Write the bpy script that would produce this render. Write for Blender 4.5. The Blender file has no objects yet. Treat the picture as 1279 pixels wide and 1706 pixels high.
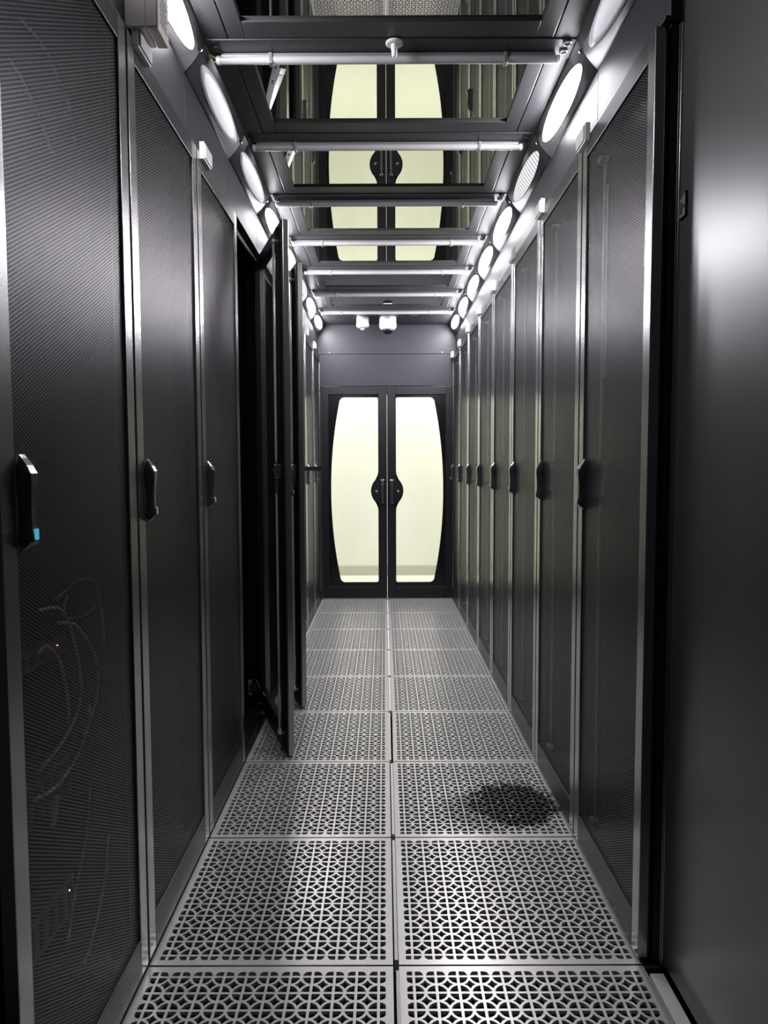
import bpy, bmesh, math, random
from mathutils import Vector, Matrix, Euler
random.seed(7)
S = bpy.context.scene
COL = S.collection
PI = math.pi

# ---------------------------------------------------------------- materials
def new_mat(name):
    m = bpy.data.materials.new(name); m.use_nodes = True
    nt = m.node_tree
    for n in list(nt.nodes): nt.nodes.remove(n)
    out = nt.nodes.new('ShaderNodeOutputMaterial')
    return m, nt, out

def prin(name, col, rough=.5, metal=0., spec=.5, bump=None, vary=0., coat=0., scale=40., aniso=None):
    m, nt, out = new_mat(name)
    b = nt.nodes.new('ShaderNodeBsdfPrincipled')
    b.inputs['Base Color'].default_value = (*col, 1)
    b.inputs['Roughness'].default_value = rough
    b.inputs['Metallic'].default_value = metal
    b.inputs['Specular IOR Level'].default_value = spec
    b.inputs['Coat Weight'].default_value = coat
    tc = nt.nodes.new('ShaderNodeTexCoord')
    if vary > 0:
        no = nt.nodes.new('ShaderNodeTexNoise'); no.inputs['Scale'].default_value = scale
        no.inputs['Detail'].default_value = 4
        nt.links.new(tc.outputs['Object'], no.inputs['Vector'])
        mr = nt.nodes.new('ShaderNodeMapRange')
        mr.inputs['To Min'].default_value = max(0, rough - vary); mr.inputs['To Max'].default_value = rough + vary
        nt.links.new(no.outputs['Fac'], mr.inputs['Value'])
        nt.links.new(mr.outputs['Result'], b.inputs['Roughness'])
    if bump:
        n2 = nt.nodes.new('ShaderNodeTexNoise'); n2.inputs['Scale'].default_value = bump[0]
        nt.links.new(tc.outputs['Object'], n2.inputs['Vector'])
        bp = nt.nodes.new('ShaderNodeBump'); bp.inputs['Strength'].default_value = bump[1]
        bp.inputs['Distance'].default_value = .001
        nt.links.new(n2.outputs['Fac'], bp.inputs['Height'])
        nt.links.new(bp.outputs['Normal'], b.inputs['Normal'])
    nt.links.new(b.outputs[0], out.inputs[0])
    return m

def emit(name, col, strength):
    m, nt, out = new_mat(name)
    e = nt.nodes.new('ShaderNodeEmission')
    e.inputs[0].default_value = (*col, 1); e.inputs[1].default_value = strength
    nt.links.new(e.outputs[0], out.inputs[0])
    return m

LAMP = 110.0
M = {}
M['black'] = prin('black_powder_coat', (.016, .016, .019), .36)
M['frame'] = prin('door_frame_paint', (.39, .39, .39), .235, metal=.92)
M['inner'] = prin('cabinet_inside_paint', (.006, .006, .008), .5, spec=.35)
M['panel'] = prin('satin_black_panel', (.16, .162, .165), .32, metal=.75)
M['fascia'] = prin('dark_grey_fascia', (.028, .027, .031), .46, spec=.25)
M['slope'] = prin('lamp_housing_grey', (.045, .044, .047), .4, spec=.5)
M['ceil'] = prin('ceiling_frame_grey', (.027, .028, .031), .40, spec=.45)
M['lintel'] = prin('lintel_blue_grey', (.030, .032, .039), .42, spec=.45)
M['door'] = prin('aisle_door_black', (.012, .012, .014), .32, spec=.5)
M['mask'] = prin('black_glass_print', (.006, .006, .007), .15, spec=.5)
M['handle'] = prin('handle_plastic', (.22, .22, .225), .2, metal=.85)
M['chrome'] = prin('chrome', (.75, .75, .77), .16, metal=1.)
M['rod'] = prin('zinc_rod', (.74, .71, .63), .36, metal=.35)
M['lock'] = prin('lock_metal', (.30, .30, .30), .3, metal=.9)
M['white'] = prin('white_plastic', (.78, .78, .76), .4)
M['clearblock'] = prin('pale_sensor_plastic', (.80, .80, .75), .3)
M['beige'] = prin('beige_box_plastic', (.86, .81, .76), .45)
M['tube'] = prin('tube_diffuser', (.46, .455, .46), .3, spec=.5)
M['aluminium'] = prin('tube_batten', (.40, .40, .41), .35, metal=.6)
M['tile'] = prin('floor_tile_metal', (.68, .668, .66), .29, metal=.30, bump=(300, .04))
M['stringer'] = prin('pale_floor_stringer', (.95, .945, .93), .6)
M['pit'] = prin('subfloor_black', (.012, .012, .012), .9, spec=.1)
M['cable'] = prin('grey_cable', (.80, .80, .82), .45)
M['yellow'] = prin('yellow_wire', (.80, .74, .25), .45)
M['tag'] = prin('yellow_tag', (.75, .60, .06), .5)
M['equip'] = prin('equipment_grey', (.07, .075, .09), .45)
M['steel'] = prin('stay_steel', (.72, .72, .74), .28, metal=.85)
M['rubber'] = prin('black_rubber', (.01, .01, .01), .6)
M['glossblack'] = prin('dome_black', (.008, .008, .01), .05, spec=.8)
M['green'] = prin('emblem_green', (.16, .42, .30), .3)
M['diff_off'] = prin('lamp_diffuser_off', (.80, .80, .84), .35)
M['wallwhite'] = prin('corridor_white_paint', (.83, .833, .785), .7)
M['skirt'] = prin('corridor_skirting', (.52, .51, .45), .6)
M['corfloor'] = prin('corridor_floor_cream', (.85, .85, .78), .5)
M['lamp_on'] = emit('lamp_diffuser_lit', (.97, .94, 1.), LAMP)
M['led_orange'] = emit('led_orange', (1., .30, .04), 6)
M['led_yellow'] = emit('led_yellow', (1., .85, .1), 4)
M['led_blue'] = emit('led_blue', (.10, .50, .72), .7)

# striped half-lit diffuser
def striped():
    m, nt, out = new_mat('lamp_diffuser_striped')
    tc = nt.nodes.new('ShaderNodeTexCoord')
    w = nt.nodes.new('ShaderNodeTexWave'); w.wave_type = 'BANDS'; w.bands_direction = 'Y'
    w.inputs['Scale'].default_value = 11; w.inputs['Distortion'].default_value = .4
    nt.links.new(tc.outputs['Object'], w.inputs['Vector'])
    mr = nt.nodes.new('ShaderNodeMapRange'); mr.inputs['To Min'].default_value = .55; mr.inputs['To Max'].default_value = 1.1
    nt.links.new(w.outputs['Fac'], mr.inputs['Value'])
    e = nt.nodes.new('ShaderNodeEmission'); e.inputs[0].default_value = (.95, .93, .97, 1)
    nt.links.new(mr.outputs[0], e.inputs[1]); nt.links.new(e.outputs[0], out.inputs[0])
    return m
M['lamp_stripe'] = striped()

# perforated sheet: staggered round holes in a real sheet
def perforated(name, pitch=.0070, rad=.415):
    m, nt, out = new_mat(name)
    L = nt.links.new
    tc = nt.nodes.new('ShaderNodeTexCoord'); sx = nt.nodes.new('ShaderNodeSeparateXYZ')
    L(tc.outputs['Object'], sx.inputs[0])
    a, b = pitch * math.sqrt(3), pitch
    def mth(op, x, y=None):
        n = nt.nodes.new('ShaderNodeMath'); n.operation = op
        for i, v in enumerate((x, y)):
            if v is None: continue
            if isinstance(v, (int, float)): n.inputs[i].default_value = v
            else: L(v, n.inputs[i])
        return n.outputs[0]
    def cent(v, cell, off):
        t = mth('FLOORED_MODULO', mth('ADD', v, cell * (.5 + off)), cell)
        return mth('SUBTRACT', t, cell * .5)
    def dist(off):
        u = cent(sx.outputs['Y'], a, off); v = cent(sx.outputs['Z'], b, off)
        return mth('SQRT', mth('ADD', mth('MULTIPLY', u, u), mth('MULTIPLY', v, v)))
    d = mth('MINIMUM', dist(0.), dist(.5))
    hole = mth('LESS_THAN', d, rad * pitch)
    p = nt.nodes.new('ShaderNodeBsdfPrincipled')
    p.inputs['Base Color'].default_value = (.088, .084, .093, 1)
    p.inputs['Roughness'].default_value = .35
    p.inputs['Metallic'].default_value = .45
    t = nt.nodes.new('ShaderNodeBsdfTransparent')
    mix = nt.nodes.new('ShaderNodeMixShader')
    L(hole, mix.inputs[0]); L(p.outputs[0], mix.inputs[1]); L(t.outputs[0], mix.inputs[2])
    L(mix.outputs[0], out.inputs[0])
    return m
M['mesh'] = perforated('perforated_black_sheet')

# reflective ceiling glass and clear door glass
def film_glass():
    m, nt, out = new_mat('film_coated_ceiling_glass')
    L = nt.links.new
    lw = nt.nodes.new('ShaderNodeFresnel'); lw.inputs['IOR'].default_value = 1.5
    mr = nt.nodes.new('ShaderNodeMapRange')
    mr.inputs['From Min'].default_value = .05; mr.inputs['From Max'].default_value = .4
    mr.inputs['To Min'].default_value = .74; mr.inputs['To Max'].default_value = 1.
    L(lw.outputs[0], mr.inputs['Value'])
    g = nt.nodes.new('ShaderNodeBsdfGlossy'); g.inputs['Roughness'].default_value = .0
    g.inputs['Color'].default_value = (.98, .985, .89, 1)
    t = nt.nodes.new('ShaderNodeBsdfTransparent'); t.inputs[0].default_value = (.12, .13, .11, 1)
    mix = nt.nodes.new('ShaderNodeMixShader')
    L(mr.outputs[0], mix.inputs[0]); L(t.outputs[0], mix.inputs[1]); L(g.outputs[0], mix.inputs[2])
    L(mix.outputs[0], out.inputs[0])
    return m
M['film'] = film_glass()
def clear_glass():
    m, nt, out = new_mat('clear_door_glass')
    L = nt.links.new
    lw = nt.nodes.new('ShaderNodeFresnel'); lw.inputs['IOR'].default_value = 1.45
    g = nt.nodes.new('ShaderNodeBsdfGlossy'); g.inputs['Roughness'].default_value = .02
    t = nt.nodes.new('ShaderNodeBsdfTransparent'); t.inputs[0].default_value = (.97, .975, .955, 1)
    mix = nt.nodes.new('ShaderNodeMixShader')
    L(lw.outputs[0], mix.inputs[0]); L(t.outputs[0], mix.inputs[1]); L(g.outputs[0], mix.inputs[2])
    L(mix.outputs[0], out.inputs[0])
    return m
M['glass'] = clear_glass()

# tile with a dark spill on it
def stained_tile():
    m = M['tile'].copy(); m.name = 'floor_tile_metal_stained'
    nt = m.node_tree; L = nt.links.new
    b = [n for n in nt.nodes if n.type == 'BSDF_PRINCIPLED'][0]
    tc = nt.nodes.new('ShaderNodeTexCoord')
    def blob(cx, cy, rx, ry, amp, lo, hi):
        mp = nt.nodes.new('ShaderNodeMapping'); mp.vector_type = 'POINT'
        mp.inputs['Location'].default_value = (-cx / rx, -cy / ry, 0)
        mp.inputs['Scale'].default_value = (1 / rx, 1 / ry, 1)
        L(tc.outputs['Object'], mp.inputs[0])
        ln = nt.nodes.new('ShaderNodeVectorMath'); ln.operation = 'LENGTH'; L(mp.outputs[0], ln.inputs[0])
        no = nt.nodes.new('ShaderNodeTexNoise'); no.inputs['Scale'].default_value = 22; no.inputs['Detail'].default_value = 3
        L(tc.outputs['Object'], no.inputs['Vector'])
        ad = nt.nodes.new('ShaderNodeMath'); ad.operation = 'MULTIPLY_ADD'
        L(no.outputs['Fac'], ad.inputs[0]); ad.inputs[1].default_value = amp; L(ln.outputs['Value'], ad.inputs[2])
        r = nt.nodes.new('ShaderNodeMapRange'); r.inputs['From Min'].default_value = lo; r.inputs['From Max'].default_value = hi
        r.inputs['To Min'].default_value = 1; r.inputs['To Max'].default_value = 0
        L(ad.outputs[0], r.inputs['Value'])
        return r.outputs[0]
    a = blob(.130, -.070, .170, .165, 1.1, 1.38, 1.66)
    c = blob(.0, -.12, .16, .15, .9, 1.0, 1.6)
    c2 = nt.nodes.new('ShaderNodeMath'); c2.operation = 'MULTIPLY'; L(c, c2.inputs[0]); c2.inputs[1].default_value = .55
    mx = nt.nodes.new('ShaderNodeMath'); mx.operation = 'MAXIMUM'; L(a, mx.inputs[0]); L(c2.outputs[0], mx.inputs[1])
    # pale flecks left inside the spill
    vo = nt.nodes.new('ShaderNodeTexNoise'); vo.inputs['Scale'].default_value = 70; vo.inputs['Detail'].default_value = 1
    L(tc.outputs['Object'], vo.inputs['Vector'])
    fl = nt.nodes.new('ShaderNodeMapRange'); fl.inputs['From Min'].default_value = .66; fl.inputs['From Max'].default_value = .72
    fl.inputs['To Min'].default_value = 1; fl.inputs['To Max'].default_value = .2
    L(vo.outputs['Fac'], fl.inputs['Value'])
    fac = nt.nodes.new('ShaderNodeMath'); fac.operation = 'MULTIPLY'; L(mx.outputs[0], fac.inputs[0]); L(fl.outputs[0], fac.inputs[1])
    mc = nt.nodes.new('ShaderNodeMix'); mc.data_type = 'RGBA'
    mc.inputs['A'].default_value = b.inputs['Base Color'].default_value
    mc.inputs['B'].default_value = (.022, .022, .030, 1)
    L(fac.outputs[0], mc.inputs['Factor']); L(mc.outputs['Result'], b.inputs['Base Color'])
    me = nt.nodes.new('ShaderNodeMath'); me.operation = 'MULTIPLY_ADD'; L(fac.outputs[0], me.inputs[0])
    me.inputs[1].default_value = -.3; me.inputs[2].default_value = .3
    L(me.outputs[0], b.inputs['Metallic'])
    return m
M['tile_stain'] = stained_tile()

# ---------------------------------------------------------------- helpers
def link_mesh(name, bm, mat, parent=None, loc=(0, 0, 0), smooth=False):
    me = bpy.data.meshes.new(name)
    bmesh.ops.recalc_face_normals(bm, faces=bm.faces)
    bm.to_mesh(me); bm.free()
    if smooth:
        for p in me.polygons: p.use_smooth = True
    mats = mat if isinstance(mat, (list, tuple)) else [mat]
    for mm in mats: me.materials.append(mm)
    o = bpy.data.objects.new(name, me); COL.objects.link(o)
    o.location = loc
    if parent: o.parent = parent
    return o

def box(bm, x0, x1, y0, y1, z0, z1, bev=0., mi=0):
    vs = [bm.verts.new((x, y, z)) for x in (x0, x1) for y in (y0, y1) for z in (z0, z1)]
    idx = [(0, 1, 3, 2), (4, 6, 7, 5), (0, 4, 5, 1), (2, 3, 7, 6), (0, 2, 6, 4), (1, 5, 7, 3)]
    fs = [bm.faces.new([vs[i] for i in f]) for f in idx]
    for f in fs: f.material_index = mi
    if bev > 0:
        es = list({e for f in fs for e in f.edges})
        bmesh.ops.bevel(bm, geom=es, offset=bev, segments=2, affect='EDGES', profile=.5)

def prism(bm, pts, axis, a, b):
    """extrude a closed 2-D outline along an axis"""
    def v(p, t):
        if axis == 'y': return (p[0], t, p[1])
        if axis == 'x': return (t, p[0], p[1])
        return (p[0], p[1], t)
    A = [bm.verts.new(v(p, a)) for p in pts]; B = [bm.verts.new(v(p, b)) for p in pts]
    n = len(pts)
    bm.faces.new(A); bm.faces.new(B[::-1])
    for i in range(n): bm.faces.new((A[i], A[(i + 1) % n], B[(i + 1) % n], B[i]))

def lathe(bm, prof, c=(0, 0, 0), seg=24, axis='z'):
    rings = []
    for r, h in prof:
        ring = []
        for k in range(seg):
            t = 2 * PI * k / seg
            if axis == 'z': co = (c[0] + r * math.cos(t), c[1] + r * math.sin(t), c[2] + h)
            elif axis == 'y': co = (c[0] + r * math.cos(t), c[1] + h, c[2] + r * math.sin(t))
            else: co = (c[0] + h, c[1] + r * math.cos(t), c[2] + r * math.sin(t))
            ring.append(bm.verts.new(co))
        rings.append(ring)
    for a, b in zip(rings, rings[1:]):
        for k in range(seg): bm.faces.new((a[k], a[(k + 1) % seg], b[(k + 1) % seg], b[k]))
    bm.faces.new(rings[0][::-1]); bm.faces.new(rings[-1])

def tube(bm, pts, r, seg=8):
    pts = [Vector(p) for p in pts]
    rings = []; up = Vector((.13, .31, .94))
    for i, p in enumerate(pts):
        d = (pts[min(i + 1, len(pts) - 1)] - pts[max(i - 1, 0)]).normalized()
        u = d.cross(up)
        if u.length < 1e-4: u = d.cross(Vector((1, 0, 0)))
        u.normalize(); w = d.cross(u)
        rings.append([bm.verts.new(p + r * (math.cos(2 * PI * k / seg) * u + math.sin(2 * PI * k / seg) * w)) for k in range(seg)])
    for a, b in zip(rings, rings[1:]):
        for k in range(seg): bm.faces.new((a[k], a[(k + 1) % seg], b[(k + 1) % seg], b[k]))
    bm.faces.new(rings[0][::-1]); bm.faces.new(rings[-1])

def smooth_path(pts, n=8):
    P = [Vector(p) for p in pts]; P = [2 * P[0] - P[1]] + P + [2 * P[-1] - P[-2]]
    out = []
    for i in range(1, len(P) - 2):
        for k in range(n):
            t = k / n; a, b, c, d = P[i - 1:i + 3]
            out.append(.5 * ((2 * b) + (c - a) * t + (2 * a - 5 * b + 4 * c - d) * t * t + (3 * b - a - 3 * c + d) * t ** 3))
    out.append(P[-2]); return out

def curve_mesh(name, outer, holes, extrude):
    """flat plate with holes, filled as a 2-D curve and turned into a mesh (lies in XY, centred in Z)"""
    cu = bpy.data.curves.new(name, 'CURVE'); cu.dimensions = '2D'; cu.fill_mode = 'BOTH'; cu.extrude = extrude
    for pts in [outer] + holes:
        s = cu.splines.new('POLY'); s.points.add(len(pts) - 1); s.use_cyclic_u = True
        for i, p in enumerate(pts): s.points[i].co = (p[0], p[1], 0, 1)
    t = bpy.data.objects.new(name + '_tmp', cu); COL.objects.link(t)
    dg = bpy.context.evaluated_depsgraph_get(); dg.update()
    me = bpy.data.meshes.new_from_object(t.evaluated_get(dg))
    bpy.data.objects.remove(t); bpy.data.curves.remove(cu)
    me.name = name
    return me

def mesh_obj(name, me, mat, parent=None, loc=(0, 0, 0), rot=(0, 0, 0)):
    if mat and not me.materials: me.materials.append(mat)
    o = bpy.data.objects.new(name, me); COL.objects.link(o)
    o.location = loc; o.rotation_euler = rot
    if parent: o.parent = parent
    return o

def tag(o, label=None, cat=None, group=None, kind=None):
    if label: o['label'] = label
    if cat: o['category'] = cat
    if group: o['group'] = group
    if kind: o['kind'] = kind
    return o

def empty(name, loc, rz=0):
    o = bpy.data.objects.new(name, None); COL.objects.link(o)
    o.empty_display_size = .1
    o.location = loc; o.rotation_euler = (0, 0, rz); return o

def kids(o): return [c for c in ALL() if c.parent == o]
def ALL(): return list(bpy.data.objects)
CH = {}
def copy_tree(o, parent=None):
    c = o.copy(); COL.objects.link(c)
    if parent: c.parent = parent
    for ch in CH_children(o): copy_tree(ch, c)
    return c
def CH_children(o): return [c for c in o.children]

ORD = ['first', 'second', 'third', 'fourth', 'fifth', 'sixth', 'seventh', 'eighth', 'ninth', 'tenth']

# ---------------------------------------------------------------- main dimensions (metres, Y runs down the aisle)
XL, XR = -.60, .59          # faces of the cabinet doors
ZT = 2.20                   # top of the cabinet doors
XF = .617                   # fascia planes
ZC = 2.482                  # underside of the ceiling frames
YE = 6.6                    # plane of the end doors

# ---------------------------------------------------------------- floor
def tile_mesh():
    h, p, w = .297, .0525, .0064
    R = .0232; mg = .0165; s = .0132
    outer = [(-h, -h), (h, -h), (h, h), (-h, h)]
    holes = []
    nb = 11; o = -p * 5
    def quarter(cx, cy, sx, sy, lx, ly):
        a0 = math.asin((w / 2) / R); pts = [(w / 2, w / 2)]
        for k in range(6):
            t = a0 + (PI / 2 - 2 * a0) * k / 5
            pts.append((R * math.cos(t), R * math.sin(t)))
        q = []
        for x, y in pts:
            c = (min(x, lx), min(y, ly))
            if not q or (abs(q[-1][0] - c[0]) + abs(q[-1][1] - c[1])) > 1e-5: q.append(c)
        q = [(cx + sx * x, cy + sy * y) for x, y in q]
        return q
    for i in range(nb):
        for j in range(nb):
            for sx in (-1, 1):
                for sy in (-1, 1):
                    lx = mg if (sx < 0 and i == 0) or (sx > 0 and i == nb - 1) else 1
                    ly = mg if (sy < 0 and j == 0) or (sy > 0 and j == nb - 1) else 1
                    holes.append(quarter(o + i * p, o + j * p, sx, sy, lx, ly))
    for i in range(nb - 1):
        for j in range(nb - 1):
            cx, cy = o + (i + .5) * p, o + (j + .5) * p; t = s * .42
            holes.append([(cx + s, cy), (cx + t, cy + t), (cx, cy + s), (cx - t, cy + t), (cx - s, cy), (cx - t, cy - t), (cx, cy - s), (cx + t, cy - t)])
    return curve_mesh('floor_tile', outer, holes, .004)
TM = tile_mesh()
TM.materials.append(M['tile'])
ROWS = list(range(2, 11))          # row n spans Y .6n .. .6(n+1); row 10 touches the end doors
for n in ROWS:
    back = 10 - n
    for side, sx in (('left', -1), ('right', 1)):
        o = bpy.data.objects.new('floor_tile', TM); COL.objects.link(o)
        o.location = (sx * .304, .6 * n + .3, -.004)
        where = f'{ORD[back]} row from the glass doors'
        lab = f'perforated grey metal floor tile in the {side} column, {where}'
        if side == 'right' and n == 4:
            lab = 'perforated grey metal floor tile with a dark spill stain'
            o.material_slots[0].link = 'OBJECT'; o.material_slots[0].material = M['tile_stain']
        tag(o, lab, 'floor tile', 'perforated floor tiles')
        if side == 'right' and n == 5: o.rotation_euler = (0, 0, -.004); o.location.x += .002
bm = bmesh.new(); box(bm, -1.9, 1.9, .2, 6.75, -.46, -.40)
tag(link_mesh('floor', bm, M['pit']), kind='structure')
k = 1
def trim(bm, mat, label=None):
    global k
    o = link_mesh(f'trim_{k}', bm, mat); o['kind'] = 'structure'; k += 1
    if label: o['label'] = label
    return o
# pale stringer strip in the gap between the two tile columns, with gaps at the corners
bm = bmesh.new()
for n in range(2, 11):
    xa, xb = {2: (.000, .0085), 3: (-.003, .0055), 4: (-.003, .0055), 5: (-.0065, .000)}.get(n, (-.0055, .0055))
    box(bm, xa, xb, .6 * n + .018, .6 * n + .582, -.03, .0008 if n < 6 else -.0006, .0006)
trim(bm, M['stringer'], 'pale strip showing in the gap between the two tile columns')
bm = bmesh.new(); box(bm, .607, .640, 1.2, 1.772, -.04, -.001, .001)
trim(bm, M['stringer'], 'pale strip beside the tiles at the right foot of the aisle')
bm = bmesh.new(); box(bm, -.66, .66, 6.602, 6.64, -.05, .004, .001)
trim(bm, M['aluminium'], 'light metal threshold under the glass doors')
bm = bmesh.new(); box(bm, -.66, .66, 6.6465, 6.6545, 1.90, 1.965)
trim(bm, M['door'], 'black stop bar behind the top of the double doors')
for sx, xa in ((-1, -.640), (1, .603)):
    bm = bmesh.new(); box(bm, xa, xa + .037, (1.79 if sx > 0 else 1.2), 6.6, -.06, -.002)
    trim(bm, M['slope'], 'metal edge strip along the foot of the ' + ('left' if sx < 0 else 'right') + ' cabinets')

# ---------------------------------------------------------------- server cabinets
DW, DT = .588, .030
def door_parts(root):
    """door in cabinet coordinates: +x looks into the aisle, hinge on +y; origin of the door is its hinge line"""
    hy = DW / 2; hx = -DT
    def L(x0, x1, y0, y1, z0, z1): return (x0 - hx, x1 - hx, y0 - hy, y1 - hy, z0, z1)
    bm = bmesh.new()
    zb, zt = .012, ZT
    def ring(bm, xa, xb, bev):
        for i, a in enumerate((L(xa, xb, -hy, -hy + .046, zb, zt), L(xa, xb, hy - .046, hy, zb, zt),
                  L(xa, xb, -hy + .046, hy - .046, zb, .102), L(xa, xb, -hy + .046, hy - .046, 2.145, zt))):
            nf = len(bm.faces); box(bm, *a, bev=bev)
            bm.faces.ensure_lookup_table()
            for f in bm.faces[nf:]: f.material_index = int(i > 1)
    ring(bm, -DT * .8, 0, .002)
    d = link_mesh('door', bm, [M['frame'], M['black']], root, (hx, hy, 0))
    bm = bmesh.new(); ring(bm, -DT, -DT * .8, .001)
    for y in (-hy + .046, hy - .050):      # folded inner returns
        box(bm, *L(-.045, -DT * .8, y, y + .004, zb + .02, zt - .02))
    link_mesh('inner_tray', bm, [M['inner'], M['inner']], d)
    bm = bmesh.new(); box(bm, *L(-.0075, -.006, -hy + .044, hy - .044, .10, 2.147))
    link_mesh('mesh_panel', bm, M['mesh'], d)
    # locking rod down the inside of the handle side
    for zs in ((.085, .6, 1.10, 1.12), (1.23, 1.25, 1.8, 2.135)):
        bm = bmesh.new()
        tube(bm, [Vector((-.050 - hx, -hy + .062 - hy, z)) for z in zs], .0045)
        link_mesh('lock_rod', bm, M['rod'], d, smooth=True)
    bm = bmesh.new()
    box(bm, *L(-.062, -.031, -hy + .040, -hy + .085, 1.165, 1.225), bev=.004)
    box(bm, *L(-.058, -.031, -hy + .046, -hy + .076, 1.115, 1.168), bev=.003)
    lathe(bm, [(.010, 0), (.010, .012), (.006, .016)], (-.064 - hx, -hy + .062 - hy, 1.195), 12, 'x')
    link_mesh('lock_box', bm, M['lock'], d)
    for z in (.085, 2.12):
        bm = bmesh.new(); box(bm, *L(-.056, -.030, -hy + .046, -hy + .080, z, z + .014), bev=.002)
        link_mesh('rod_guide', bm, M['rod'], d)
    return d

def handle_mesh(bm, cy=0, cz=0):
    st = [(.074, .002, .010), (.068, .007, .012), (.057, .015, .0145), (.044, .0215, .0155), (.030, .022, .0150), (.010, .0195, .0120), (-.015, .0180, .0105),
          (-.040, .0190, .0115), (-.052, .0215, .0130), (-.064, .0225, .0130), (-.070, .018, .0120), (-.077, .007, .0095), (-.080, .002, .007)]
    rings = []
    for z, x, hw in st:
        c = min(.004, x * .4, hw * .4)
        pts = [(-.001, -hw), (x - c, -hw), (x, -hw + c), (x, hw - c), (x - c, hw), (-.001, hw)]
        rings.append([bm.verts.new((px, cy + py, cz + z)) for px, py in pts])
    for a, b in zip(rings, rings[1:]):
        for i in range(6): bm.faces.new((a[i], a[(i + 1) % 6], b[(i + 1) % 6], b[i]))
    bm.faces.new(rings[0]); bm.faces.new(rings[-1][::-1])

def cabinet():
    root = empty('server_cabinet', (0, 0, 0))
    bm = bmesh.new()
    D = -1.10; w = .297; f = -.034
    box(bm, D, f, -w, -w + .018, .0, ZT + .004, mi=1)          # sides
    box(bm, D, f, w - .018, w, .0, ZT + .004, mi=1)
    box(bm, D, D + .02, -w + .018, w - .018, .0, ZT + .004)   # back
    box(bm, D + .02, f, -w + .018, w - .018, ZT - .02, ZT + .004)   # top
    box(bm, D + .02, f, -w + .018, w - .018, .0, .05)     # bottom
    for s in (-1, 1):                                     # front posts
        y0, y1 = sorted((s * (w - .018), s * (w - .045)))
        box(bm, f - .04, f, y0, y1, .05, ZT - .02)
    link_mesh('carcass', bm, [M['inner'], M['black']], root)
    for s in (-1, 1):                                     # punched mounting rails
        bm = bmesh.new()
        y0, y1 = sorted((s * (w - .050), s * (w - .066)))
        box(bm, f - .262, f - .25, y0, y1, .06, ZT - .03)
        link_mesh('mounting_rail', bm, M['inner'], root)
    d = door_parts(root)
    hx, hy = -DT, DW / 2
    bm = bmesh.new(); handle_mesh(bm)
    link_mesh('handle', bm, M['handle'], d, (-hx, -hy + .046 + .017 - hy, 1.160))
    bm = bmesh.new(); box(bm, .0200, .0238, -.006, .006, -.062, -.044, .0018)
    link_mesh('lock_indicator', bm, M['white'], d, (-hx, -hy + .046 + .017 - hy, 1.160))
    return root

proto = cabinet()
GRP = 'black server cabinets along both sides of the aisle'
def child(o, nm):
    for c in o.children:
        if c.name.split('.')[0] == nm: return c
    return None
left_cabs = {}; right_cabs = {}
llab = {
    2: 'server cabinet nearest on the left, blue light in its handle, cables behind the mesh',
    3: 'closed black mesh-door server cabinet beneath the beige junction box, second on the left',
    4: 'closed black mesh-door server cabinet just before the two standing-open doors',
    5: 'black server cabinet standing open nearer the camera, lock rod inside its ajar door',
    6: 'black server cabinet behind the first open one, handle lifted out on its ajar door',
    7: 'black server cabinet on the left mostly hidden just behind the two ajar doors',
    8: 'narrow-looking closed server cabinet second on the left from the glass doors',
    9: 'far closed server cabinet at the left end, next the glass doors... ',
}
llab = {n: llab[n] for n in llab}
llab[8] = 'black server cabinet on the left, third from the glass doors, past the ajar doors'
llab[9] = 'closed black server cabinet on the left, second from the glass doors'
llab[10] = 'closed black server cabinet on the left, directly beside the glass doors'
first = True
for n in range(2, 11):
    o = proto if first else copy_tree(proto); first = False
    o.location = (XL, .6 * n + .3, 0); tag(o, llab[n], 'server cabinet', GRP); left_cabs[n] = o
for n in range(3, 11):
    o = copy_tree(proto); o.location = (XR, .6 * n + .3, 0); o.rotation_euler = (0, 0, PI)
    i = n - 3
    lab = ['closed black mesh-door server cabinet nearest on the right, beside the blank black panel'] + \
          [f'closed black mesh-door server cabinet on the right, {ORD[j]} from the camera end' for j in range(1, 7)] + \
          ['closed black mesh-door server cabinet on the right, directly beside the glass doors']
    tag(o, lab[i], 'server cabinet', GRP); right_cabs[n] = o
# the two doors left ajar
child(left_cabs[5], 'door').rotation_euler = (0, 0, math.radians(19.6))
child(left_cabs[6], 'door').rotation_euler = (0, 0, math.radians(18.2))
# blue light in the nearest left handle
d = child(left_cabs[2], 'door'); li = child(d, 'lock_indicator')
li.material_slots[0].link = 'OBJECT'; li.material_slots[0].material = M['led_blue']; li['label'] = 'small glowing blue light at the foot of the handle'
# lifted swing handle on the second ajar door: a flat lever standing straight out
d = child(left_cabs[6], 'door'); h = child(d, 'handle')
bm = bmesh.new(); prism(bm, [(-.002, -.010), (.070, -.012), (.098, -.014), (.098, .012), (.070, .011), (-.002, .010)], 'y', -.011, .011)
h2 = link_mesh('handle', bm, M['handle'], d, (h.location.x, h.location.y, 1.205))
li6 = child(d, 'lock_indicator')
bpy.data.objects.remove(h); bpy.data.objects.remove(li6)
h2['label'] = 'black handle lifted straight out from the door'

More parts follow.
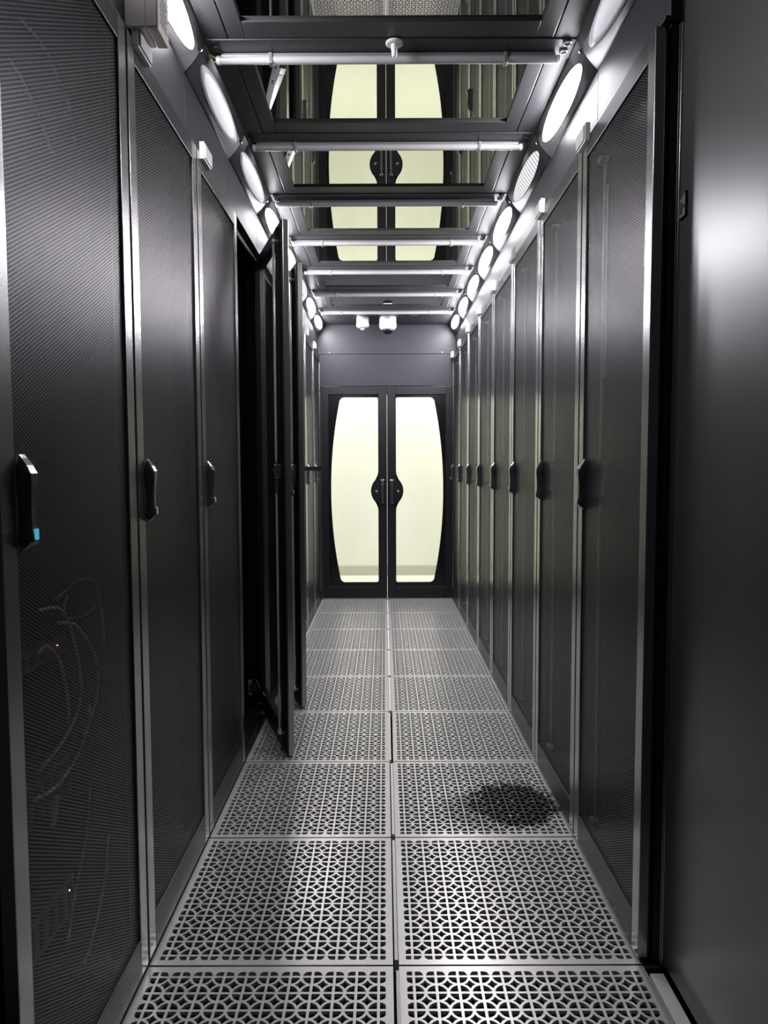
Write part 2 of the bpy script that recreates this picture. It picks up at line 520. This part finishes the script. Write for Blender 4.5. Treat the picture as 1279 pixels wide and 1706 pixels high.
# sensors at the top corners of the cabinets
def sensor():
    r = empty('door_sensor', (0, 0, 0))
    bm = bmesh.new(); box(bm, -.004, .012, -.045, .045, -.042, .012, .002)
    link_mesh('body', bm, M['clearblock'], r)
    bm = bmesh.new(); box(bm, .012, .017, -.041, .041, -.038, .004, .0015)
    link_mesh('cover', bm, M['white'], r)
    return r
sp = None
def put_sensor(x, y, rz, lab):
    global sp
    if sp is None: sp = sensor(); o = sp
    else: o = copy_tree(sp)
    o.location = (x, y, ZT + .022); o.rotation_euler = (0, 0, rz)
    tag(o, lab, 'door sensor', 'white door sensors above the cabinets')
lsens = [(1.885, 'small pale sensor block above the second left cabinet, below the beige box'),
         (2.485, 'small pale sensor block above the third left cabinet door'),
         (5.45, 'small pale sensor block on the left, second from the glass doors'),
         (6.05, 'small pale sensor block on the left, nearest the glass doors')]
for y, lab in lsens: put_sensor(XL + .002, y, 0, lab)
for i, n in enumerate(range(4, 12)):
    put_sensor(XR - .002, .6 * n - .03, PI, f'small pale sensor block above the right cabinets, {ORD[i]} from the camera end')

# the blank-sided unit nearest on the right
r = empty('cooling_unit', (.645, .9, 0)); r.rotation_euler = (0, 0, PI)
tag(r, 'tall unit with a blank satin black panel and small flush latch, nearest on the right', 'cabinet')
bm = bmesh.new(); box(bm, -1.08, -.02, -.88, .9, .0, 2.40, .004)
link_mesh('carcass', bm, M['black'], r)
bm = bmesh.new(); box(bm, -.018, 0, -.888, .9, .012, 2.41, .003)
link_mesh('panel', bm, M['panel'], r)
bm = bmesh.new(); box(bm, -.02, .003, -.8950, -.8890, .0, 2.41, .0015); box(bm, -.02, .005, -.9025, -.8965, .0, 2.41, .0015)
link_mesh('edge_strip', bm, M['frame'], r)
# flush latch: bezel, black cup and small keyhole
lt = bmesh.new()
prism(lt, [(-.846, -.030), (-.812, -.030), (-.806, -.020), (-.806, .030), (-.811, .030), (-.846, .018)], 'x', -.001, .004)
lo = link_mesh('latch', lt, M['aluminium'], r, (0, -.203, 1.79))
lo.scale = (1, .8, .8)
lt = bmesh.new(); box(lt, .003, .0048, -.841, -.825, -.022, .012, .0008)
link_mesh('latch_cup', lt, M['rubber'], lo)
lt = bmesh.new(); lathe(lt, [(.0045, 0), (.0045, .002)], (.0035, -.815, -.004), 12, 'x')
link_mesh('keyhole', lt, M['rubber'], lo)
lt = bmesh.new(); box(lt, -.001, .0055, -.848, -.806, -.0335, -.0300, .0005); box(lt, -.001, .0055, -.806, -.8035, -.0335, .034, .0005)
link_mesh('latch_rim', lt, M['rubber'], lo)

# ---------------------------------------------------------------- upper fascias, sloped lamp strips
for sx in (-1, 1):
    ya = 1.2 if sx < 0 else 1.79
    ys = [y for y in [2.34 + .6 * j for j in range(8)] if y > ya + .2]
    edges = [ya] + ys + [YE]
    bm = bmesh.new()
    for a, b in zip(edges, edges[1:]):
        x0, x1 = sorted((sx * XF, sx * (XF + .03)))
        box(bm, x0, x1, a + .001, min(b, YE) - .001, ZT + .008, 2.392, .0015)
    # small lip at the foot of the fascia
    x0, x1 = sorted((sx * (XF - .012), sx * (XF + .03)))
    box(bm, x0, x1, ya, YE, ZT + .006, ZT + .013, .001)
    trim(bm, M['fascia'], ('left' if sx < 0 else 'right') + ' dark grey fascia above the cabinets')

# sloped lamp modules
P0 = Vector((XF, 2.388)); P1 = Vector((.550, ZC))        # cross-section (x, z), mirrored on the left
mid = (P0 + P1) / 2; ln = (P1 - P0).length
ang = math.atan2(P1.y - P0.y, P1.x - P0.x)
def lamp(mat, name='oval_lamp'):
    """local frame: x up the slope, y along the aisle, z into the aisle"""
    r = empty(name, (0, 0, 0))
    bm = bmesh.new()
    N = 12
    for i in range(N):          # gently bowed housing
        a = -ln / 2 + ln * i / N; b = -ln / 2 + ln * (i + 1) / N
        f = lambda t: .006 * (1 - (2 * t / ln) ** 2)
        v = [bm.verts.new(c) for c in ((a, -.2985, f(a)), (b, -.2985, f(b)), (b, .2985, f(b)), (a, .2985, f(a)))]
        bm.faces.new(v)
    bmesh.ops.remove_doubles(bm, verts=bm.verts, dist=1e-6)
    bmesh.ops.solidify(bm, geom=bm.faces[:], thickness=.004)
    link_mesh('housing', bm, M['slope'], r, smooth=True)
    def ell(rx, ry, z0, z1, dome=0):
        b2 = bmesh.new(); seg = 48
        A = [b2.verts.new((rx * math.cos(2 * PI * i / seg), ry * math.sin(2 * PI * i / seg), z0)) for i in range(seg)]
        rings = [A]
        for fr, zz in ((1, z1), (.8, z1 + dome * .36), (.5, z1 + dome * .75), (.2, z1 + dome * .96)):
            rings.append([b2.verts.new((rx * fr * math.cos(2 * PI * i / seg), ry * fr * math.sin(2 * PI * i / seg), zz)) for i in range(seg)])
        for p, q in zip(rings, rings[1:]):
            for i in range(seg): b2.faces.new((p[i], p[(i + 1) % seg], q[(i + 1) % seg], q[i]))
        b2.faces.new(rings[-1]); return b2
    link_mesh('rim', ell(.0355, .2565, .001, .0072), M['slope'], r)
    link_mesh('diffuser', ell(.0325, .252, .006, .0085, .002), mat, r, smooth=True)
    bm = bmesh.new()
    for y in (-.292,): lathe(bm, [(.006, .001), (.006, .010), (.003, .012)], (.022, y, 0), 10)
    link_mesh('screw', bm, M['chrome'], r)
    return r
def place_lamp(o, sx, y):
    if sx > 0:
        X = Vector((math.cos(ang), 0, math.sin(ang))); Yv = Vector((0, 1, 0)); Z = X.cross(Yv)
        c = Vector((mid.x, y, mid.y))
    else:
        X = Vector((-math.cos(ang), 0, math.sin(ang))); Yv = Vector((0, -1, 0)); Z = X.cross(Yv)
        c = Vector((-mid.x, y, mid.y))
    o.matrix_world = Matrix(((X.x, Yv.x, Z.x, c.x), (X.y, Yv.y, Z.y, c.y), (X.z, Yv.z, Z.z, c.z), (0, 0, 0, 1)))
lp = {'on': None, 'off': None, 'stripe': None}
mats = {'on': M['lamp_on'], 'off': M['diff_off'], 'stripe': M['lamp_stripe']}
state = {-1: ['on', 'off', 'off', 'on', 'on', 'off', 'on', 'on'], 1: ['off', 'on', 'stripe', 'on', 'on', 'on', 'on', 'on']}
words = {'on': 'brightly lit white oval', 'off': 'unlit pale grey oval', 'stripe': 'dim striped oval'}
for sx in (-1, 1):
    for i, st in enumerate(state[sx]):
        o = lamp(mats[st]) if lp[st] is None else copy_tree(lp[st])
        lp[st] = lp[st] or o
        place_lamp(o, sx, 2.04 + .6 * i)
        tag(o, f'{words[st]} lamp on the {"left" if sx < 0 else "right"} sloped strip, {ORD[i]} from the camera end', 'ceiling lamp', 'oval lamps on the sloped strips')
for sx in (-1, 1):     # plain stretches of slope beyond the lamps
    for (a, b) in ((1.2, 1.7385), (6.5415, YE)):
        bm = bmesh.new()
        prism(bm, [(sx * P0.x, P0.y), (sx * P1.x, P1.y), (sx * (P1.x + .02), P1.y + .01), (sx * (P0.x + .02), P0.y + .01)], 'y', a, b)
        trim(bm, M['slope'])

# ---------------------------------------------------------------- ceiling
YT = 2.410
bm = bmesh.new()
for s in (-1, 1):
    x0, x1 = sorted((s * .484, s * .556)); box(bm, x0, x1, 1.2, YE, ZC, ZC + .05, .002)
box(bm, -.484, .484, 6.045, YE, ZC, ZC + .04)
tag(link_mesh('ceiling', bm, M['ceil']), kind='structure')
bm = bmesh.new(); box(bm, -.8, .8, 1.0, 6.75, 2.78, 2.82)
tag(link_mesh('roof', bm, M['pit']), kind='structure')
for n in range(-1, 7):
    yt = YT + .6 * n
    bm = bmesh.new(); box(bm, -.556, .556, yt - .072, yt + .032, ZC - .003, ZC + .05, .003)
    b = link_mesh('ceiling_beam', bm, M['ceil']); tag(b, kind='structure')
    if n < 0: continue
    for sx in (-1, 1):
        for dy in (-.055, -.010):
            bm = bmesh.new()
            lathe(bm, [(.0135, .0), (.0135, -.004), (.010, -.005), (.009, -.002)], (sx * .528, yt + dy, ZC - .003), 18)
            g = link_mesh('grommet', bm, M['rubber' if n > 0 or sx < 0 else 'frame'], b)
    # tube light under the beam
    t = empty('ceiling_tube_light', (-.008, yt, ZC - .003))
    tag(t, f'slim white tube light across the ceiling, {ORD[n]} from the camera end', 'tube light', 'tube lights across the ceiling')
    bm = bmesh.new(); lathe(bm, [(.0115, -.518), (.0115, -.516), (.0115, .516), (.0115, .518)], (0, 0, -.019), 20, 'x')
    for f in bm.faces: f.smooth = True
    link_mesh('tube', bm, M['tube'], t)
    bm = bmesh.new(); box(bm, -.512, .512, -.009, .009, -.011, -.001, .002)
    link_mesh('batten', bm, M['aluminium'], t)
    for s in (-1, 1):
        bm = bmesh.new(); lathe(bm, [(.0095, s * .514), (.0122, s * .517), (.0122, s * .526), (.007, s * .529)], (0, 0, -.019), 16, 'x')
        link_mesh('end_cap', bm, M['white'], t)
        bm = bmesh.new(); box(bm, s * .36 - .006, s * .36 + .006, -.0135, .0135, -.033, -.001, .002)
        link_mesh('clip', bm, M['aluminium'], t)
    if n in (0, 3):
        bm = bmesh.new()
        for dz in (-.004, .004):
            tube(bm, smooth_path([(-.526, 0, -.019 + dz), (-.538, -.008, -.018 + dz * 2), (-.550, -.016, -.006)]), .0016)
        link_mesh('wire', bm, M['yellow'], t, smooth=True)

# framed reflective glass panels between the beams
gp = None
TILT = {-1: .3, 0: .3, 1: .78, 2: 1.0, 3: 1.2, 4: 1.0, 5: .6}
def glass_panel():
    r = empty('glass_ceiling_panel', (0, 0, 0))      # origin at the near edge of the frame
    y0, y1 = .036, .524                               # frame, measured from the tube line
    bm = bmesh.new()
    for a in ((-.481, -.43, y0, y1), (.43, .481, y0, y1), (-.43, .43, y0, .058), (-.43, .43, .447, y1)):
        box(bm, *a, 0, .035, .002)
    link_mesh('frame', bm, M['ceil'], r)
    bm = bmesh.new(); box(bm, -.445, .445, -.205, .205, 0, .005)
    g = link_mesh('pane', bm, M['film'], r, (0, .25, .010)); g.rotation_euler = (0, 0, 0)
    return r
for n in range(-1, 6):
    if gp is None: gp = glass_panel(); o = gp
    else: o = copy_tree(gp)
    o.location = (0, YT + .6 * n, ZC)
    child(o, 'pane').rotation_euler = (math.radians(-TILT[n]), 0, 0)
    where = 'nearest the camera, showing the mirrored floor' if n < 0 else f'just beyond the {ORD[n]} tube light from the camera end'
    tag(o, 'reflective glass ceiling panel in a grey frame, ' + where, 'ceiling panel', 'framed glass panels in the ceiling')
    if n in (0, 1):          # steel stay arm in the left corner of the frame
        bm = bmesh.new()
        A, B = (Vector((-.452, .39, .0065)), Vector((-.362, .075, .0065))) if n == 0 else (Vector((-.450, .26, .0065)), Vector((-.392, .065, .0065)))
        dd = (B - A).normalized(); nn = Vector((-dd.y, dd.x, 0)) * .010
        vs = [A - nn, A + nn, B + nn, B - nn]
        V = [bm.verts.new(v) for v in vs] + [bm.verts.new(v + Vector((0, 0, .002))) for v in vs]
        for f in ((0, 1, 2, 3), (7, 6, 5, 4), (0, 4, 5, 1), (1, 5, 6, 2), (2, 6, 7, 3), (3, 7, 4, 0)): bm.faces.new([V[i] for i in f])
        sa = link_mesh('stay_arm', bm, M['steel'], o); sa['label'] = 'bright steel stay arm'
        bm = bmesh.new()
        for t in (.06, .30, .34):
            c = B + (A - B) * t; lathe(bm, [(.0035, 0), (.0035, -.0012)], (c.x, c.y, .0065), 10)
        link_mesh('stay_hole', bm, M['rubber'], sa)

# white cone detector under the first beam
r = empty('aisle_detector', (.010, YT - .055, ZC - .003))
tag(r, 'small white cone detector hanging from the first ceiling beam', 'detector')
bm = bmesh.new(); lathe(bm, [(.026, 0), (.026, -.003), (.022, -.006), (.010, -.007)], (0, 0, 0), 28)
link_mesh('flange', bm, M['white'], r, smooth=False)
bm = bmesh.new(); lathe(bm, [(.011, -.006), (.0095, -.02), (.0075, -.038), (.006, -.041)], (0, 0, 0), 20)
link_mesh('cone', bm, M['white'], r, smooth=True)

# camera dome and smoke detector at the far end
r = empty('ceiling_dome_camera', (.008, 6.30, ZC)); tag(r, 'white dome security camera with a black glass eye on the far ceiling', 'security camera')
bm = bmesh.new(); lathe(bm, [(.071, 0), (.071, -.042), (.070, -.045)], (0, 0, 0), 36); link_mesh('base', bm, M['beige'], r)
bm = bmesh.new(); lathe(bm, [(.072, -.045), (.074, -.05), (.074, -.078), (.062, -.098), (.050, -.104)], (0, 0, 0), 36); link_mesh('housing', bm, M['white'], r)
bm = bmesh.new(); lathe(bm, [(.048, -.100), (.046, -.112), (.038, -.126), (.024, -.136), (.006, -.140)], (0, 0, 0), 32); link_mesh('dome', bm, M['glossblack'], r, smooth=True)
r = empty('smoke_detector', (-.205, 6.30, ZC)); tag(r, 'round white smoke detector beside the dome camera', 'smoke detector')
bm = bmesh.new(); lathe(bm, [(.052, 0), (.052, -.048)], (0, 0, 0), 32); link_mesh('base', bm, M['beige'], r)
bm = bmesh.new(); lathe(bm, [(.053, -.048), (.055, -.052), (.055, -.072), (.040, -.086), (.020, -.090)], (0, 0, 0), 32); link_mesh('cover', bm, M['white'], r)
bm = bmesh.new(); lathe(bm, [(.018, -.088), (.017, -.098), (.010, -.104)], (0, 0, 0), 20); link_mesh('sensor_tip', bm, M['white'], r)
bm = bmesh.new(); box(bm, .198, .256, 6.20, 6.216, ZC - .004, ZC + .002, .001)
tag(link_mesh('ceiling_plate', bm, M['aluminium']), 'tiny metal plate on the dark ceiling right of the dome camera', 'plate')

# ---------------------------------------------------------------- junction box on the left fascia
r = empty('junction_box', (-XF, 1.88, 2.22)); tag(r, 'beige junction box on the left fascia above the second cabinet', 'junction box')
bm = bmesh.new(); box(bm, 0, .049, -.042, .042, 0, .125, .003); link_mesh('base', bm, M['beige'], r)
bm = bmesh.new(); box(bm, .050, .078, -.043, .043, -.001, .126, .004)
cv = link_mesh('cover', bm, M['beige'], r)
bm = bmesh.new()
for i in range(8): box(bm, .0775, .0788, -.028 + .004 * (i % 2), .028 - .006 * (i % 3), .020 + i * .009, .0225 + i * .009)
link_mesh('vent_slit', bm, M['frame'], cv)

# ---------------------------------------------------------------- end wall and double doors
bm = bmesh.new()
box(bm, -.66, .66, YE + .006, YE + .05, 1.941, 2.222, .0015)
# upper panel with corners cut to the lamp slopes
prism(bm, [(-.64, 2.226), (.64, 2.226), (.64, 2.39), (.617, 2.39), (.600, 2.425), (.565, ZC + .004), (-.565, ZC + .004), (-.600, 2.425), (-.617, 2.39), (-.64, 2.39)], 'y', YE + .006, YE + .05)
w = tag(link_mesh('wall_far', bm, M['lintel']), kind='structure')
bm = bmesh.new()
for x in (-.512, .498): lathe(bm, [(.006, .008), (.006, .002), (.003, .0)], (x, YE, 2.236), 12, 'y')
link_mesh('screw', bm, M['chrome'], w)

def leaf_outline(n=20):
    """opening of the right leaf (x>0), clockwise from the inner bottom corner"""
    zb, zt, xi = .158, 1.838, .081
    R = .147; zc = .994
    def outer(z):
        t = (z - .998) / (.84); return .421 + (.509 - .421) * (1 - abs(t) ** 2.05)
    pts = []
    rc = .045
    for k in range(6):      # inner bottom corner (small radius)
        a = PI + PI / 2 * k / 5; pts.append((xi + .016 + .016 * math.cos(a), zb + .016 + .016 * math.sin(a)))
    for k in range(7):      # outer bottom corner
        a = -PI / 2 + PI / 2 * .92 * k / 6
        pts.append((outer(zb + rc) - rc + rc * math.cos(a), zb + rc + rc * math.sin(a)))
    for k in range(n + 1):
        z = zb + rc + .01 + (zt - zb - 2 * rc - .02) * k / n; pts.append((outer(z), z))
    for k in range(7):
        a = PI / 2 * .08 + PI / 2 * .92 * k / 6
        pts.append((outer(zt - rc) - rc + rc * math.cos(a), zt - rc + rc * math.sin(a)))
    for k in range(6):
        a = PI / 2 + PI / 2 * k / 5; pts.append((xi + .016 + .016 * math.cos(a), zt - .016 + .016 * math.sin(a)))
    # round lock plate bulging into the opening, with small fillets
    h = math.sqrt(R * R - xi * xi)
    pts.append((xi, zc + h + .055)); pts.append((xi + .004, zc + h + .028)); pts.append((xi + .014, zc + h + .002))
    a0 = math.atan2(h - .022, math.sqrt(R * R - (h - .022) ** 2))
    for k in range(15):
        a = a0 - 2 * a0 * k / 14; pts.append((R * math.cos(a), zc + R * math.sin(a)))
    pts.append((xi + .014, zc - h - .002)); pts.append((xi + .004, zc - h - .028)); pts.append((xi, zc - h - .055))
    return pts

for num, sx, lab in ((1, -1, 'left'), (2, 1, 'right')):
    dr = empty(f'door_{num}', (sx * .592, YE + .02, 0)); tag(dr, f'{lab} leaf of the black double doors with a bowed glass window', kind='structure')
    def W(o): o.location = (-sx * .592, -.02, 0); return o      # children are modelled in aisle coordinates below, shifted to the hinge
    def M2(pts): return [(sx * x, z) for x, z in pts]
    xi, xo = .0012, .592; zb, zt = .009, 1.938
    bm = bmesh.new()
    for a in ((xi, .079, zb, zt), (.530, xo, zb, zt), (.079, .530, zb, .118), (.079, .530, 1.862, zt)):
        x0, x1 = sorted((sx * a[0], sx * a[1])); box(bm, x0, x1, YE, YE + .045, a[2], a[3], .003)
    if sx > 0: box(bm, -.004, .012, YE + .003, YE + .042, 1.862, zt)
    fo = W(link_mesh('door_frame', bm, M['door'], dr))
    # black printed border with the bowed opening, 1.2 cm behind the frame face
    me = curve_mesh('printed_border', M2([(.072, .112), (.536, .112), (.536, 1.868), (.072, 1.868)]), [M2(leaf_outline())], .003)
    mo = mesh_obj('printed_border', me, M['mask'], dr); mo.rotation_euler = (PI / 2, 0, 0); mo.location = (-sx * .592, YE + .016 - (YE + .02), 0)
    bm = bmesh.new(); x0, x1 = sorted((sx * .060, sx * .536)); box(bm, x0, x1, YE + .021, YE + .027, .112, 1.868)
    gl = link_mesh('glass_pane', bm, M['glass'], dr); gl.location = (-sx * .592, -(YE + .02), 0)
    # half-round lock plate on the inner stile
    bm = bmesh.new()
    pts = [(xi, .994 - .139)] + [(.139 * math.cos(a), .994 + .139 * math.sin(a)) for a in [-PI / 2 + .06 + (PI - .12) * i / 24 for i in range(25)]] + [(xi, .994 + .139)]
    prism(bm, M2(pts), 'y', YE - .003, YE + .02)
    lp_ = link_mesh('lock_plate', bm, M['door'], dr); lp_.location = (-sx * .592, -(YE + .02), 0)
    bm = bmesh.new(); x0, x1 = sorted((sx * .028, sx * .056)); box(bm, x0, x1, YE - .034, YE - .020, .880, 1.060, .005)
    for z in (.895, 1.04): box(bm, x0 + .006, x1 - .006, YE - .024, YE - .001, z, z + .016, .002)
    hd = link_mesh('pull_handle', bm, M['handle'], dr); hd.location = (-sx * .592, -(YE + .02), 0)
    bm = bmesh.new()
    for s in (-1, 1):
        tube(bm, [(sx * .043, YE - .014, 1.064), (sx * .043 + s * .012, YE - .014, 1.102)], .0042)
    tube(bm, [(sx * .043, YE - .014, 1.066), (sx * .044, YE - .036, 1.03)], .005)
    kl = link_mesh('key_latch', bm, M['chrome'], dr, smooth=True); kl.location = (-sx * .592, -(YE + .02), 0); kl['label'] = 'small chrome forked latch'
    bm = bmesh.new()       # small green arrow-like emblem: a tilted leaf with a lower stroke
    cx, cz = sx * .098, .992
    dx = 1
    prism(bm, [(cx - .016, cz + .002), (cx - .002, cz + .013), (cx + .006, cz + .009), (cx - .006, cz + .001)], 'y', YE - .0045, YE - .002)
    prism(bm, [(cx - .006, cz - .001), (cx + .005, cz + .006), (cx + .017, cz + .003), (cx + .004, cz - .012)], 'y', YE - .0045, YE - .002)
    em = link_mesh('emblem', bm, M['green'], dr); em.location = (-sx * .592, -(YE + .02), 0); em['label'] = 'small green emblem'
    for c in dr.children:
        if c.name.startswith('door_frame'): c.location = (-sx * .592, -(YE + .02), 0)
        if c.name.startswith('printed_border'): c.location = (-sx * .592, -.004, 0)
for sx in (-1, 1):
    bm = bmesh.new(); x0, x1 = sorted((sx * .594, sx * .66)); box(bm, x0, x1, YE + .001, YE + .06, -.05, 1.944)
    trim(bm, M['door'], ('left' if sx < 0 else 'right') + ' black jamb of the double doors')

# ---------------------------------------------------------------- bright corridor beyond the doors
def struct(name, mat, *a):
    bm = bmesh.new(); box(bm, *a); return tag(link_mesh(name, bm, mat), kind='structure')
struct('floor_corridor', M['corfloor'], -2.6, 2.6, 6.66, 8.06, -.05, 0.)
struct('wall_corridor', M['wallwhite'], -2.6, 2.6, 8.06, 8.12, 0., 2.9)
struct('baseboard_corridor', M['skirt'], -2.6, 2.6, 8.045, 8.06, 0., .108)
struct('ceiling_corridor', M['wallwhite'], -2.6, 2.6, 6.70, 8.12, 2.9, 2.95)
struct('wall_corridor_left', M['wallwhite'], -2.66, -2.6, 6.70, 8.12, 0., 2.9)
struct('wall_corridor_right', M['wallwhite'], 2.6, 2.66, 6.70, 8.12, 0., 2.9)
struct('wall_corridor_near_left', M['wallwhite'], -2.6, -.66, 6.64, 6.70, 0., 2.9)
struct('wall_corridor_near_right', M['wallwhite'], .66, 2.6, 6.64, 6.70, 0., 2.9)
struct('wall_corridor_near_top', M['wallwhite'], -.66, .66, 6.655, 6.70, 1.95, 2.9)

# ---------------------------------------------------------------- inside the nearest left cabinet
cg = 'loose cables inside the nearest left cabinet'
def cable(pts, lab, r=.0035, mat='cable', nm='network_cable', grp=cg):
    lim = {cg: 1.742}.get(grp, 2.342)
    if grp:      # keep every cable inside its own cabinet
        eye = (-.024, .14, 1.212)
        q = []
        for p in pts:
            t = min(1., (lim - eye[1]) / (p[1] - eye[1])); q.append(tuple(e + (a - e) * t for e, a in zip(eye, p)))
        pts = q
    bm = bmesh.new(); tube(bm, smooth_path(pts), r)
    return tag(link_mesh(nm, bm, M[mat], smooth=True), lab, 'cable', grp)
X = -.715
cable([(X, 1.54, .93), (X + .01, 1.62, .915), (X, 1.70, .83), (X + .01, 1.705, .71), (X, 1.65, .635), (X - .02, 1.56, .59)], 'pale cable bowed in a long arc behind the mesh, starting above the orange light')
cable([(X + .03, 1.56, .90), (X + .025, 1.66, .87), (X + .03, 1.74, .78), (X + .03, 1.74, .69), (X + .025, 1.68, .62)], 'pale cable arc just outside the long bowed one')
cable([(X, 1.53, .84), (X, 1.57, .85), (X, 1.63, .80), (X, 1.66, .70), (X, 1.655, .66)], 'short pale cable hook below the orange light')
cable([(X, 1.50, .56), (X, 1.60, .545), (X, 1.70, .57), (X, 1.765, .62), (X, 1.77, .66)], 'pale cable sagging in a shallow curve under the coil')
cable([(X - .02, 1.66, .93), (X, 1.74, .96), (X, 1.82, .94), (X, 1.84, .90), (X, 1.78, .875), (X, 1.68, .885), (X, 1.655, .91), (X, 1.67, .935)], 'pale cable coiled in a flat oval loop near the top of the tangle')
cable([(X, 1.84, .90), (X, 1.86, .84), (X, 1.865, .78)], 'short pale cable dropping from the oval loop')
cable([(X, 1.76, .48), (X, 1.74, .38), (X, 1.66, .26), (X, 1.62, .18)], 'faint cable slanting down from below the yellow tag', .003)
cable([(X, 1.86, .30), (X, 1.83, .20), (X, 1.74, .10), (X, 1.70, .08)], 'faint cable curving into the bottom corner of the cabinet', .003)
cable([(X - .02, 1.59, 2.09), (X - .02, 1.70, 2.09), (X - .02, 1.80, 2.03), (X - .02, 1.83, 1.96)], 'pale cable arching behind the upper mesh')
cable([(X - .03, 1.56, 2.0), (X - .03, 1.62, 1.98), (X - .03, 1.74, 1.90)], 'short pale cable below the upper arch')
def device(name, lab, cat, y0, y1, z0, z1, x=-1.35, xf=-.74, mat='equip'):
    r = empty(name, (xf, (y0 + y1) / 2, z0)); tag(r, lab, cat)
    bm = bmesh.new(); box(bm, x - xf, 0, -(y1 - y0) / 2, (y1 - y0) / 2, 0, z1 - z0, .002); link_mesh('case', bm, M[mat], r)
    bm = bmesh.new(); n = 10
    for i in range(n):
        y = -(y1 - y0) / 2 + (y1 - y0) * (i + .2) / n; box(bm, -.001, .002, y, y + (y1 - y0) * .5 / n, .012, (z1 - z0) - .016, .0008)
    link_mesh('port', bm, M['rubber'], r)
    return r
d1 = device('network_switch', 'dark network switch with a tiny orange light behind the nearest left mesh', 'network switch', 1.28, 1.72, .80, .845)
bm = bmesh.new(); box(bm, .001, .004, -.002, .002, -.0015, .0015); link_mesh('indicator_light', bm, M['led_orange'], d1, (.0, .168, .026))
d2 = device('server', 'dark server below the cable tangle in the nearest left cabinet', 'server', 1.28, 1.72, .48, .57)
d3 = device('power_unit', 'dark unit with a tiny yellow light low in the nearest left cabinet', 'power unit', 1.28, 1.72, .20, .29)
bm = bmesh.new(); box(bm, .001, .004, -.002, .002, -.0015, .0015); link_mesh('indicator_light', bm, M['led_yellow'], d3, (.0, .188, .062))
bm = bmesh.new(); box(bm, -.003, .003, -.010, .010, -.03, .03, .002)
t = tag(link_mesh('cable_tag', bm, M['tag'], None, (-.712, 1.578, .50)), 'yellow tag hanging behind the nearest left mesh', 'tag'); t.rotation_euler = (-.35, 0, 0)

# nearest right cabinet: upright pale cable and stacked equipment edges
cable([(.70, 2.50, 2.12), (.70, 2.505, 1.9), (.70, 2.50, 1.7), (.70, 2.505, 1.5)], 'thin pale cable hanging straight down behind the nearest right mesh', .0025, 'cable', 'network_cable', 'cables inside the right cabinets')
for i, (z, ya, yb) in enumerate(((1.99, 1.90, 2.14), (1.93, 1.90, 2.20), (1.80, 1.88, 2.28))):
    r = device('server', ['topmost of three servers behind the nearest right mesh', 'middle of three servers behind the nearest right mesh', 'lowest of three servers behind the nearest right mesh'][i], 'server', ya, yb, z, z + .035 + .03 * (i == 2), 1.3, .74)
    r.rotation_euler = (0, 0, 0)
# terminal block and earth wire at the foot of the open cabinet
r = empty('terminal_block', (-.672, 3.565, .10)); tag(r, 'small grey terminal block at the foot of the open cabinet', 'terminal block')
bm = bmesh.new(); box(bm, -.02, .026, -.012, .012, 0, .075, .002); link_mesh('case', bm, M['clearblock'], r)
bm = bmesh.new(); box(bm, -.014, .020, -.014, -.011, .012, .06, .001); link_mesh('label_plate', bm, M['equip'], r)
cable([(-.656, 3.56, .215), (-.655, 3.555, .185), (-.635, 3.55, .14), (-.612, 3.545, .105), (-.607, 3.545, .075), (-.635, 3.55, .062), (-.650, 3.55, .058)], 'yellow earth wire curling beside the small grey terminal block', .0028, 'yellow', 'earth_wire', None)

# ---------------------------------------------------------------- light
def area(name, loc, rot, sx, sy, power, col):
    l = bpy.data.lights.new(name, 'AREA'); l.shape = 'RECTANGLE'; l.size = sx; l.size_y = sy; l.energy = power; l.color = col
    o = bpy.data.objects.new(name, l); COL.objects.link(o); o.location = loc; o.rotation_euler = rot
    return o
area('corridor_light', (0, 7.35, 2.88), (0, 0, 0), 4.4, .7, 70, (1., .99, .93))
wd = bpy.data.worlds.new('world'); S.world = wd; wd.use_nodes = True
wd.node_tree.nodes['Background'].inputs[0].default_value = (.8, .85, 1., 1)
wd.node_tree.nodes['Background'].inputs[1].default_value = .012

# ---------------------------------------------------------------- camera
f, cx, cy, cz, pit, yaw, roll = 1185.14, -.02376, .14052, 1.21226, .063363, -.000922, .0034907
cam = bpy.data.cameras.new('camera'); co = bpy.data.objects.new('camera', cam); COL.objects.link(co)
cam.sensor_fit = 'VERTICAL'; cam.sensor_height = 36.; cam.lens = f / 1706 * 36.; cam.clip_start = .02
fw = Vector((math.sin(yaw) * math.cos(pit), math.cos(yaw) * math.cos(pit), -math.sin(pit)))
rt = Vector((math.cos(yaw), -math.sin(yaw), 0)); up = rt.cross(fw)
# roll: image turned by +roll
r2 = rt * math.cos(roll) - up * math.sin(roll) * 1.0
r2 = (rt * math.cos(roll) - up * math.sin(roll)); u2 = (up * math.cos(roll) + rt * math.sin(roll))
co.matrix_world = Matrix(((r2.x, u2.x, -fw.x, cx), (r2.y, u2.y, -fw.y, cy), (r2.z, u2.z, -fw.z, cz), (0, 0, 0, 1)))
S.camera = co
S.view_settings.view_transform = 'Standard'; S.view_settings.look = 'None'; S.view_settings.gamma = 1; S.view_settings.exposure = 0
S.view_settings.use_curve_mapping = False
